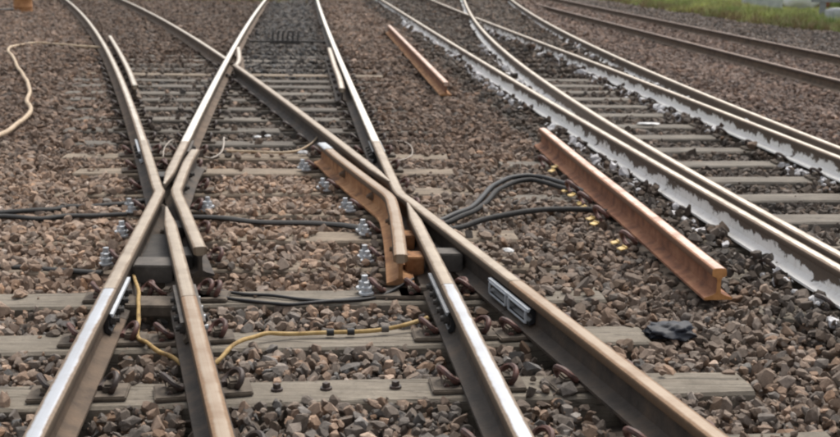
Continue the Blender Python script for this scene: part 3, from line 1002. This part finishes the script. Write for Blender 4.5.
# yellow insulators and loose clips along the cut rail
for k, (x, y) in enumerate([(1.052, 9.573), (1.011, 9.393), (1.028, 8.595), (1.052, 8.44), (1.059, 8.13), (1.077, 8.02), (1.081, 7.675), (1.086, 7.531), (1.139, 7.026), (1.156, 6.88)]):
    mb = MB()
    mb.box((0, 0, 0.008), (0.050, 0.042, 0.008), 0, 0.002)
    mb.box((0.019, 0, 0.013), (0.010, 0.042, 0.010), 0, 0.002)
    o = link('insulator', mb.mesh('insulator', M['yellow'], 40), None, (x - 0.01, y, 0.022), (0.1, -0.15, 0.5 + 0.3 * math.sin(k * 2.1)))
    lab = ['%s of the pair by the far end of the long cut rail', '%s of the pair by the middle hoses', '%s of the brighter pair between the hoses', '%s of the pair just below the single hose', '%s of the pair nearest the viewer beside the cut rail'][k // 2]
    tag(o, 'small yellow insulator, ' + lab % ('upper' if k % 2 == 0 else 'lower'), 'insulator', 'yellow insulators along the cut rail')
for k, y in enumerate((9.62, 8.55, 8.14, 7.68, 6.98)):
    x, d = along(cut_path, y)
    o = link('rail_clip', clip_red, None, (x - 0.115, y, 0.012), (0.0, 0, d))
    o.scale = (1.1, 1.1, 1.15)
    tag(o, 'brown spring clip at the foot of the long cut rail, ' + ['by its far end', 'under the arching hoses', 'above the single hose end', 'below the single hose end', 'nearest to its sawn end'][k], 'clip', 'spring clips along the cut rail')

# crumpled dark plastic
bm = bmesh.new()
bmesh.ops.create_icosphere(bm, subdivisions=4, radius=1)
rr = random.Random(3)
for v in bm.verts:
    d = v.co.normalized()
    k = 0.85 + 0.35 * mn.noise(d * 1.7) + 0.22 * abs(mn.noise(d * 4.0)) + 0.16 * mn.noise(d * 9)
    v.co = Vector((d.x * 0.125 * k, d.y * 0.095 * k, max(-0.02, d.z * 0.045 * k)))
mb = MB()
mb.bm(bm)
rel(mb, (0, 0, 0))
tag(link('plastic_scrap', mb.mesh('plastic_scrap', M['rag'], 75), None, (1.137, 5.38, 0.01), (0, 0, 0.2)), 'crumpled blue-black plastic scrap on the stones near the sawn rail end', 'plastic scrap')

# spring rod with a comb of fingers between the bright far rails
rod = bpy.data.objects.new('stretcher_rod', None)
COL.objects.link(rod)
rod.location = (-2.33, 21.45, 0.045)
tag(rod, 'black rod between the bright far rails carrying a comb of six fingers', 'rod')
mb = MB()
mb.tube([(-0.62, 0.1, 0.05), (0.68, 0.16, 0.05)], 0.018, 8)
link('rod', mb.mesh('rod', M['casting'], 50), rod)
mb = MB()
mb.box((0.0, 0.05, 0.045), (0.52, 0.09, 0.06), 0.02, 0.01)
link('finger_base', mb.mesh('finger_base', M['casting'], 40), rod)
mb = MB()
mb.tube(spline([(0, 0, 0), (0.0, 0.01, 0.09), (0.012, 0.03, 0.16), (0.028, 0.05, 0.17)], 3), 0.018, 8)
fm = mb.mesh('finger', M['casting'], 50)
for k in range(6):
    link('finger', fm, rod, (-0.215 + k * 0.086, 0.05, 0.06))

# far left: rusty drum and a dark tube laid as a dark pipe
mb = MB()
zs = [(0, .22), (.01, .235), (.03, .235), (.04, .228), (.20, .228), (.215, .237), (.23, .228), (.40, .228), (.415, .237), (.43, .228), (.57, .228), (.58, .235), (.60, .235), (.605, .22), (.59, .215)]
n = 28
vs = [(r_ * math.cos(2 * math.pi * k / n), r_ * math.sin(2 * math.pi * k / n), z) for z, r_ in zs for k in range(n)]
fs = [(i * n + k, i * n + (k + 1) % n, (i + 1) * n + (k + 1) % n, (i + 1) * n + k) for i in range(len(zs) - 1) for k in range(n)] + [tuple((len(zs) - 1) * n + k for k in range(n))]
mb.add(vs, fs)
tag(link('drum', mb.mesh('drum', M['drum'], 40), None, (-10.02, 31.8, -0.06)), 'rust orange drum standing on the ballast in the upper left corner', 'drum')
cable('mark', [(-11.4, 31.4), (-10.66, 32.0), (-10.3, 32.3)], 0.05, M['black_cable'], 'dark pipe lying beside the rust orange drum', 0.04, cat='mark')

# scraps
for (x, y, s, lab) in ((0.496, 6.80, 0.045, 'white scrap glinting on the stones beyond the insulated joint'), (-1.445, 10.99, 0.045, 'left of two white scraps beside the tan cable'), (-1.365, 11.06, 0.04, 'right of two white scraps beside the tan cable'),
                       (-0.967, 10.148, 0.06, 'flat white scrap on the tan sleeper below the thin tan cable'), (-0.30, 9.95, 0.05, 'white scrap by the upper joint near the wire loop'), (2.236, 12.27, 0.10, 'thin flat white scrap lying on a sleeper of the white painted track'), (3.0, 10.17, 0.06, 'white scrap in dark ballast beside the white painted rail')):
    bm = bmesh.new()
    bmesh.ops.create_icosphere(bm, subdivisions=2, radius=s * (1 if s > .09 else .72))
    for v in bm.verts:
        k = 1 + 0.5 * mn.noise(v.co * 30 + Vector((x, y, 0)))
        v.co = Vector((v.co.x * k * (1.1 if s > .09 else 1), v.co.y * k * (0.5 if s > .09 else .8), v.co.z * k * (0.10 if s > .09 else .4)))
    mb = MB()
    mb.bm(bm)
    tag(link('scrap', mb.mesh('scrap', M['white'], 30), None, (x, y, 0.008 if s > .09 else 0.03)), lab, 'scrap')

# on the grass verge: pale sack, rusty plate, concrete blocks, low fence
zg = DROP + 0.05


def lump(name, c, size, mat, label, cat, seed):
    bm = bmesh.new()
    bmesh.ops.create_icosphere(bm, subdivisions=3, radius=1)
    for v in bm.verts:
        k = 1 + 0.3 * mn.noise(v.co * 1.7 + Vector((seed, 0, 0))) + 0.1 * mn.noise(v.co * 5)
        v.co = Vector((v.co.x * size[0] * k, v.co.y * size[1] * k, v.co.z * size[2] * k))
    mb = MB()
    mb.bm(bm)
    tag(link(name, mb.mesh(name, mat, 60), None, c), label, cat)


lump('sack', (12.30, 41.2, zg + 0.32), (0.55, 0.4, 0.45), M['white'], 'pale sack standing in the grass beside a red rusty bin', 'sack', 2)
mb = MB()
mb.cyl((0, 0, 0.4), 0.24, 0.8, 16, 0.28, bev=0.02)
for z in (0.2, 0.6):
    mb.cyl((0, 0, z), 0.275, 0.03, 16)
tag(link('bin', mb.mesh('bin', M['red_rust'], 40), None, (13.05, 41.4, zg - 0.05)), 'red rusty bin in the grass right of the pale sack', 'bin')
for k, (x, y, sx, lab) in enumerate(((10.8, 40.3, 1.2, 'grey concrete block in the grass left of the pale sack'), (10.95, 32.6, 1.0, 'pale concrete block in the grass at the right edge'))):
    mb = MB()
    mb.box((0, 0, 0.2), (sx, 0.5, 0.5), 0.1 * k, 0.02)
    mb.box((0, 0, 0.47), (sx * 0.85, 0.36, 0.04), 0.1 * k, 0.01)
    tag(link('concrete_block', mb.mesh('concrete_block', M['concrete'], 30), None, (x, y, zg - 0.05)), lab, 'block')
fence = bpy.data.objects.new('fence', None)
COL.objects.link(fence)
fence.location = (10.62, 33.6, zg)
tag(fence, 'low grey post and rail fence in the grass at the right edge', 'fence')
mb = MB()
mb.box((0, 0, 0.5), (0.14, 0.14, 1.1), 0, 0.01)
pm = mb.mesh('post', M['post'], 30)
for k in range(4):
    link('post', pm, fence, (k * 1.9, -k * 0.25, 0))
mb = MB()
mb.box((2.85, -0.45, 0.60), (6.4, 0.05, 0.10), -0.13, 0.01)
link('rail', mb.mesh('rail', M['post'], 30), fence)


# ------------------------------------------------------------------ ballast stones
def rock(seed):
    r = random.Random(seed)
    bm = bmesh.new()
    sx, sy, sz = r.uniform(1.05, 1.55), r.uniform(0.75, 1.05), r.uniform(0.5, 0.85)
    for _ in range(22):
        v = Vector((r.gauss(0, 1), r.gauss(0, 1), r.gauss(0, 1))).normalized()
        s = r.uniform(0.78, 1.08)
        bm.verts.new((v.x * s * sx, v.y * s * sy, v.z * s * sz))
    bmesh.ops.convex_hull(bm, input=bm.verts)
    bmesh.ops.delete(bm, geom=[v for v in bm.verts if not v.link_faces], context='VERTS')
    for _ in range(5):                                       # knock off corners with flat breaks
        n = Vector((r.gauss(0, 1), r.gauss(0, 1), r.gauss(0, 1))).normalized()
        q = n * r.uniform(0.40, 0.72)
        res = bmesh.ops.bisect_plane(bm, geom=bm.verts[:] + bm.edges[:] + bm.faces[:], plane_co=q, plane_no=n, clear_outer=True)
        ed = [e for e in res['geom_cut'] if isinstance(e, bmesh.types.BMEdge)]
        if ed:
            bmesh.ops.edgenet_fill(bm, edges=ed)
    bmesh.ops.dissolve_limit(bm, angle_limit=0.16, verts=bm.verts, edges=bm.edges)
    bmesh.ops.triangulate(bm, faces=bm.faces)
    me = bpy.data.meshes.new('stone')
    bmesh.ops.recalc_face_normals(bm, faces=bm.faces)
    bm.to_mesh(me)
    bm.free()
    me.materials.append(M['stone'])
    return me


ROCKS = [rock(s) for s in range(22)]


def vnoise(x, y, s, seed=0):
    """cheap smooth noise from a few sines, about -1..1"""
    r = np.random.default_rng(seed)
    o = 0
    for _ in range(6):
        a, b, p = r.normal(0, 1), r.normal(0, 1), r.uniform(0, 6.28)
        o = o + np.sin((a * x + b * y) / s + p)
    return o / 3.2


def sp_of(y):
    return np.interp(y, [0, 9, 14, 25, 45], [0.0435, 0.046, 0.055, 0.072, 0.105])


def scatter(layer):
    pts = []
    y = 2.6
    while y < 52:
        s = float(sp_of(y)) * (1.0 if layer == 0 else 1.15)
        hw = 0.36 * y + 1.4
        n = int(2 * hw / s)
        x = -hw + (np.arange(n) + rng.uniform(-.42, .42, n)) * s + rng.uniform(0, s)
        pts.append(np.stack([x, y + rng.uniform(-.42, .42, n) * s, np.full(n, s)], 1))
        y += s
    return np.concatenate(pts)


def ballast():
    allp = []
    for layer in (0, 1, 2):
        p = scatter(layer)
        if layer == 2:
            p = p[p[:, 1] < 15]
        x, y, s = p.T
        keep = np.ones(len(p), bool)
        top = layer >= 1
        # rails keep their own room
        near_rail = np.full(len(p), 9.0)
        for f in (ML, MR, DL, DR, r1, r2, r3, r4, r5, r6):
            near_rail = np.minimum(near_rail, np.abs(x - f(y)))
        for f, a, b in ((ckr_f, 6.05, 9.7), (ckl_f, 6.1, 9.3)):
            d = np.where((y > a) & (y < b), np.abs(x - f(y)), 9)
            near_rail = np.minimum(near_rail, d)
        cd = np.where((y > 5.8) & (y < 10.7), np.abs(x - np.interp(y, [q[1] for q in cut_path[::-1]], [q[0] for q in cut_path[::-1]])), 9)
        near_rail = np.minimum(near_rail, cd)
        cut2d = np.where((y > 14.3) & (y < 25.1), np.abs(x - np.interp(y, [14.35, 18.2, 25.1], [.285, -.05, -.652])), 9)
        near_rail = np.minimum(near_rail, cut2d)
        lim = np.where(near_rail == cd, 0.072, 0.092 if top else 0.06)
        keep &= near_rail > lim
        # inside the crossings only deep stones
        inL = (y > 5.2) & (y < 9.4) & (x > np.minimum(ML(y), DL(y))) & (x < np.maximum(np.maximum(ML(y), DL(y)), np.where((y > 6.1) & (y < 9.2), ckl_f(y), -9)))
        inR = (y > 5.9) & (y < 9.6) & (x > np.minimum(np.minimum(MR(y), DR(y)), np.where((y > 6.1), ckr_f(y), 9))) & (x < np.maximum(MR(y), DR(y)))
        keep &= ~((inL | inR) & (rng.uniform(0, 1, len(p)) < (1.0 if top else 0.3)))
        on = np.zeros(len(p), bool)
        burial = np.zeros(len(p))
        for (cx, cy, a, hl, side, i) in SLEEPERS:
            lx = (x - cx) * math.cos(a) + (y - cy) * math.sin(a)
            ly = -(x - cx) * math.sin(a) + (y - cy) * math.cos(a)
            ins = (np.abs(lx) < hl + 0.01) & (np.abs(ly) < 0.122 + s * 0.10)
            if side == 'L':
                if i <= 3:
                    pr = np.where(x < ML(y) - 0.1, 0.16 if i == 2 or i == 3 else 0.24, 0.08)
                    pr = np.where((x > DR(y) + .1), 0.22, pr)
                    pr = np.where((x > MR(y)) & (x < DR(y)), 0.55, pr)
                elif i in (4, 5, 6):
                    pr = np.full(len(p), 0.97)
                    pr = np.where((x > DR(y)) & (vnoise(x, y, 0.15, 3) > 0.1), 0.3, pr)
                    if i == 5:
                        pr = np.where((x > -0.62) & (x < -0.33), 0.15, pr)
                elif i == 7:
                    pr = np.where(x > -0.05, 0.2, 0.95)
                elif i in (8, 9):
                    pr = np.where(x > ML(y), 0.20 if i == 8 else 0.45, 0.12)
                else:
                    pr = np.where(x < ML(y) - .1, np.where(x < DL(y) - .1, 0.42, 0.25), np.where(x > MR(y) + 0.1, 0.9 if i != 18 else 0.3, 0.2))
            else:
                pr = np.where((x > r2(y) + 0.1) & (x < r3(y) - .1), 0.03 if i > 2 else 0.85, 0.93)
                if i in (4, 5, 6):
                    pr = np.where(x < r1(y) - 0.35, 0.3, pr)
                pr = np.where(y > 17, 0.9, pr)
            ins &= ~((layer == 1) & (np.abs(ly) > 0.108))
            if layer == 2:
                pr = pr * 0.6 + 0.10
            clump = vnoise(x, y, 0.08, i + 50) * 0.5 + 0.5
            drop_ = ins & (np.clip(clump, 0, 1) * 0.6 + 0.4 * rng.uniform(0, 1, len(p)) > pr)
            keep &= ~drop_
            if not top:
                keep &= ~ins
            on |= ins
        keep &= x < edge_x(y) + 0.5
        z = np.where(top, -0.020, -0.066) + rng.uniform(-.016, .016, len(p)) - 0.026 * (((x > r2(y) + .12) & (x < r3(y) - .2)) | ((x > DL(y)) & (x < MR(y)) & (y > 9.8) & (y < 20))) + 0.012 * vnoise(x, y, 0.35, 9)
        z = np.where(on, rng.uniform(0.004, 0.020, len(p)), z)
        z = np.where(top & (near_rail < 0.17) & ~on, z - 0.012, z)
        # ballast heaped to the foot of the white painted rails and deep between the far rails
        heap = ((np.abs(x - r1(y)) < 0.35) | (np.abs(x - r4(y)) < 0.3) | (np.abs(x - r3(y)) < 0.22)) & (y > 5)
        z = np.where(heap, z + 0.028, z)
        hl_ = np.zeros(len(p), bool)
        for f in (r1, r3, r4):
            dd = f(y) - x
            hl_ |= (dd > 0.07) & (dd < 0.20) & (vnoise(x, y, 0.11, 77) > -0.05) & (y > 6)
        z = np.where(hl_ & top, z + rng.uniform(0.015, 0.05, len(p)), z)
        far = (y > 17) | (x > r4(y) + 0.2)
        z = np.where(far, z + 0.035, z)
        z = z + zdrop(x, y)
        size = s * rng.uniform(0.36, 0.86, len(p)) * (1.0 if layer == 0 else 0.92)
        size = np.where(rng.uniform(0, 1, len(p)) < 0.10, size * 1.25, size)
        if layer == 2:                                       # chippings and fines between the stones
            size = 0.006 + 0.011 * rng.uniform(0, 1, len(p)) ** 2
            z = np.where(on, size * 0.4, z + rng.uniform(-0.012, 0.016, len(p)))
        size = np.where((x > r6(y) + 0.5), size * 0.7, size)
        # ---- colours of the stone itself and of the iron dust, oil and paint on it, and of painted shading by the rails
        n = len(p)
        tan = np.array([.238, .178, .138]); grey = np.array([.150, .131, .116]); brown = np.array([.150, .110, .086]); dark = np.array([.098, .081, .068]); blk = np.array([.088, .083, .079])
        base = np.tile(tan, (n, 1))
        u = rng.uniform(0, 1, n)

        def put(mask, c, w=1.0):
            m = (mask & (u < w))
            base[m] = c
        mid = (x > ML(y)) & (x < MR(y))
        put(mid & (y < 5.7), grey, 0.62)
        put(mid & (y < 4.7), grey * 0.85, 0.60)
        put(~mid & (y < 5.6) & (x < 0.9), grey, 0.45)
        put((x > DR(y)) & (y < 10), np.array([.20, .162, .134]), 0.65)
        bx = np.clip((y - 9.3) / 2.0, 0, 1)
        put((x < DL(y)) & (y > 9.3), brown * 1.1, bx)
        put((x > MR(y)) & (y > 9.3), brown * 1.12, bx)
        t_mid = np.clip((y - 9.6) / 1.6, 0, 0.96)
        u2 = rng.uniform(0, 1, n)
        m = (x > np.minimum(DL(y), ML(y)) - .1) & (x < MR(y) + .08) & (u2 < t_mid)
        base[m] = dark
        m = mid & (y > 16.5)
        base[m] = blk
        m = (x > DL(y)) & (x < ML(y)) & (y > 18)
        base[m] = brown * 0.75
        rt = (x > r1(y) - 0.45 - 0.15 * vnoise(x, y, 0.3, 4)) & (x < r4(y) + 0.25) & (u2 < 0.93)
        base[rt] = dark
        bank = (x > r4(y) + 0.2) & (x < r6(y) + 0.4)
        base[bank] = np.array([.150, .110, .091])
        cess = x > r6(y) + 0.4
        base[cess] = np.array([.14, .117, .102])
        # rust dust and grime near the rails, plus painted shading along them
        g = np.clip(1 - (near_rail - 0.09) / 0.16, 0, 1) * np.clip((y - 5) / 4, 0.35, 1)
        base = base * (1 - 0.72 * g[:, None]) + np.array([.048, .032, .024]) * (0.72 * g[:, None])
        lum = np.exp(rng.normal(0.0, 0.19, n)) * (1 + 0.16 * vnoise(x, y, 0.5, 1))
        lum = np.where(layer == 0, lum * 0.9, lum)
        colr = base * lum[:, None]
        pale = rng.uniform(0, 1, n) < 0.05
        colr[pale] = colr[pale] * 1.45 + 0.03
        warm = rng.normal(0, 0.06, n)
        colr[:, 0] *= 1 + warm
        colr[:, 2] *= 1 - warm
        # white paint splashed on stones beside the painted rails
        for f, side, d0, d1, ya, yb, pw in ((r1, -1, .06, .24, 9.5, 30, .42), (r1, -1, .06, .22, 5, 9.5, .16), (r2, -1, .06, .20, 12.0, 22, .55), (r3, -1, .06, .20, 9, 27, .40), (r4, -1, .06, .16, 11, 28, .22)):
            d = (x - f(y)) * side
            mk = (d > d0) & (d < d1) & (y > ya) & (y < yb) & (vnoise(x, y, 0.22, int(ya * 10)) > -0.35) & (rng.uniform(0, 1, n) < pw)
            colr[mk] = np.array([.66, .66, .68]) * rng.uniform(.8, 1.1, (mk.sum(), 1))
        colr = np.clip(colr * np.where(colr[:, :1] > .5, 1.0, np.array([1.015, .98, .94])), 0.012, 0.85)
        rot = rng.uniform(0, 6.283, (n, 3))
        rot[:, :2] = np.where(rng.uniform(0, 1, (n, 1)) < 0.6, rng.normal(0, 0.45, (n, 2)), rot[:, :2])
        idx = rng.integers(0, len(ROCKS), n)
        out = np.concatenate([np.stack([x, y, z, size, idx, np.full(n, float(layer))], 1), rot, colr], 1)[keep]
        allp.append(out)
    return np.concatenate(allp)


ST = ballast()
# the stones that show largest in the photograph are objects of their own, parts of the bed
P3 = ST[:, :3] - np.array([0, 0, CAM_H])
depth = P3 @ np.array(v_fwd)
ux = (P3 @ np.array(ax)) / depth * 1250
uy = -(P3 @ np.array(ay)) / depth * 1250
inview = (np.abs(ux) < 415) & (np.abs(uy) < 214) & (ST[:, 5] == 1)
score = np.where(inview, ST[:, 3] / depth, 0)
big = np.argsort(-score)[:300]
for i in big:
    r_ = ST[i]
    o = link('stone', ROCKS[int(r_[4])], bed, tuple(r_[:3]), tuple(r_[6:9]))
    o.scale = (r_[3],) * 3
    o['col'] = [float(c) for c in r_[9:12]]
rest = np.ones(len(ST), bool)
rest[big] = False
ST = ST[rest]


def instancer(name, P, scl, idx, rot, col, sources, mat):
    me = bpy.data.meshes.new(name)
    me.from_pydata(P.tolist(), [], [])
    for nm, ty, arr, prop in (('scl', 'FLOAT', scl, 'value'), ('idx', 'INT', idx.astype(int), 'value'), ('rot', 'FLOAT_VECTOR', rot, 'vector'), ('col', 'FLOAT_COLOR', np.concatenate([col, np.ones((len(col), 1))], 1), 'color')):
        a = me.attributes.new(nm, ty, 'POINT')
        a.data.foreach_set(prop, np.ascontiguousarray(arr, dtype=np.int32 if ty == 'INT' else np.float32).ravel())
    me.materials.append(mat)
    o = link(name, me)
    src = bpy.data.collections.new(name + '_shapes')
    for k, s in enumerate(sources):
        src.objects.link(bpy.data.objects.new('shape_%02d' % k, s))
    g = bpy.data.node_groups.new(name, 'GeometryNodeTree')
    g.interface.new_socket('Geometry', in_out='INPUT', socket_type='NodeSocketGeometry')
    g.interface.new_socket('Geometry', in_out='OUTPUT', socket_type='NodeSocketGeometry')
    gi, go = g.nodes.new('NodeGroupInput'), g.nodes.new('NodeGroupOutput')
    ip = g.nodes.new('GeometryNodeInstanceOnPoints')
    ci = g.nodes.new('GeometryNodeCollectionInfo')
    ci.inputs['Collection'].default_value = src
    ci.inputs['Separate Children'].default_value = True
    ci.inputs['Reset Children'].default_value = True

    def att(nm, ty):
        a = g.nodes.new('GeometryNodeInputNamedAttribute')
        a.data_type = ty
        a.inputs['Name'].default_value = nm
        return [s for s in a.outputs if s.enabled and s.name == 'Attribute'][0]
    e2r = g.nodes.new('FunctionNodeEulerToRotation')
    L = g.links.new
    L(gi.outputs[0], ip.inputs['Points'])
    L(ci.outputs[0], ip.inputs['Instance'])
    ip.inputs['Pick Instance'].default_value = True
    L(att('idx', 'INT'), ip.inputs['Instance Index'])
    L(att('rot', 'FLOAT_VECTOR'), e2r.inputs[0])
    L(e2r.outputs[0], ip.inputs['Rotation'])
    L(att('scl', 'FLOAT'), ip.inputs['Scale'])
    L(ip.outputs[0], go.inputs[0])
    md = o.modifiers.new('scatter', 'NODES')
    md.node_group = g
    return struct(o, 'stuff')


bs = instancer('ballast_stones', ST[:, :3], ST[:, 3], ST[:, 4], ST[:, 6:9], ST[:, 9:12], ROCKS, M['stone'])
bs.parent = bed


# ------------------------------------------------------------------ grass
def tuft(seed):
    r = random.Random(seed)
    mb = MB()
    for _ in range(34):
        a, d = r.uniform(0, 6.283), r.uniform(0, 0.16)
        x, y = d * math.cos(a), d * math.sin(a)
        h, b, lean = r.uniform(0.10, 0.34), r.uniform(0, 6.283), r.uniform(0.02, 0.16)
        wx, wy = math.cos(b) * 0.006, math.sin(b) * 0.006
        lx, ly = math.cos(b + 1.57) * lean, math.sin(b + 1.57) * lean
        mb.add([(x - wx, y - wy, 0), (x + wx, y + wy, 0), (x + wx * .8 + lx * .4, y + wy * .8 + ly * .4, h * .6), (x - wx * .8 + lx * .4, y - wy * .8 + ly * .4, h * .6), (x + lx, y + ly, h)], [(0, 1, 2, 3), (3, 2, 4)])
    return mb.mesh('tuft', M['grass'])


TUFTS = [tuft(s) for s in range(6)]
n = 22000
gy = rng.uniform(24, 66, n)
gx = edge_x(gy) + np.abs(rng.normal(0, 1, n)) ** 1.2 * 4.2 - 0.15 + 0.35 * vnoise(gy, gy * .3, 0.8, 2)
gz = DROP - 0.08 + 0.10 * np.clip((gx - edge_x(gy)) / 0.8, 0, 1) + 0.12 * np.clip((gx - edge_x(gy)) / 8, 0, 1)
n2 = 260
hx, hy = rng.normal(-5.55, 0.9, n2), rng.uniform(38.2, 44, n2)
gx, gy, gz = np.concatenate([gx, hx]), np.concatenate([gy, hy]), np.concatenate([gz, np.full(n2, -0.08)])
n += n2
mixc = np.clip(0.5 + 0.35 * vnoise(gx, gy, 0.9, 6) + rng.normal(0, .22, n), 0, 1)[:, None]
gcol = (np.array([.13, .20, .055]) * (1 - mixc) + np.array([.44, .45, .16]) * mixc) * np.exp(rng.normal(0, .2, (n, 1)))
dry = (rng.uniform(0, 1, n) < 0.16) | ((gx - edge_x(gy)) < 0.4) & (rng.uniform(0, 1, n) < 0.5)
gcol[dry] = np.array([.24, .18, .09])
gscl = rng.uniform(.5, 1.15, n) * np.where((gx > 10.2) & (gx < 13.6) & (gy > 36) & (gy < 41.2), 0.4, 1.0)
grot = np.stack([np.zeros(n), np.zeros(n), rng.uniform(0, 6.28, n)], 1)
gs = instancer('grass', np.stack([gx, gy, gz], 1), gscl, rng.integers(0, 6, n), grot, gcol, TUFTS, M['grass'])
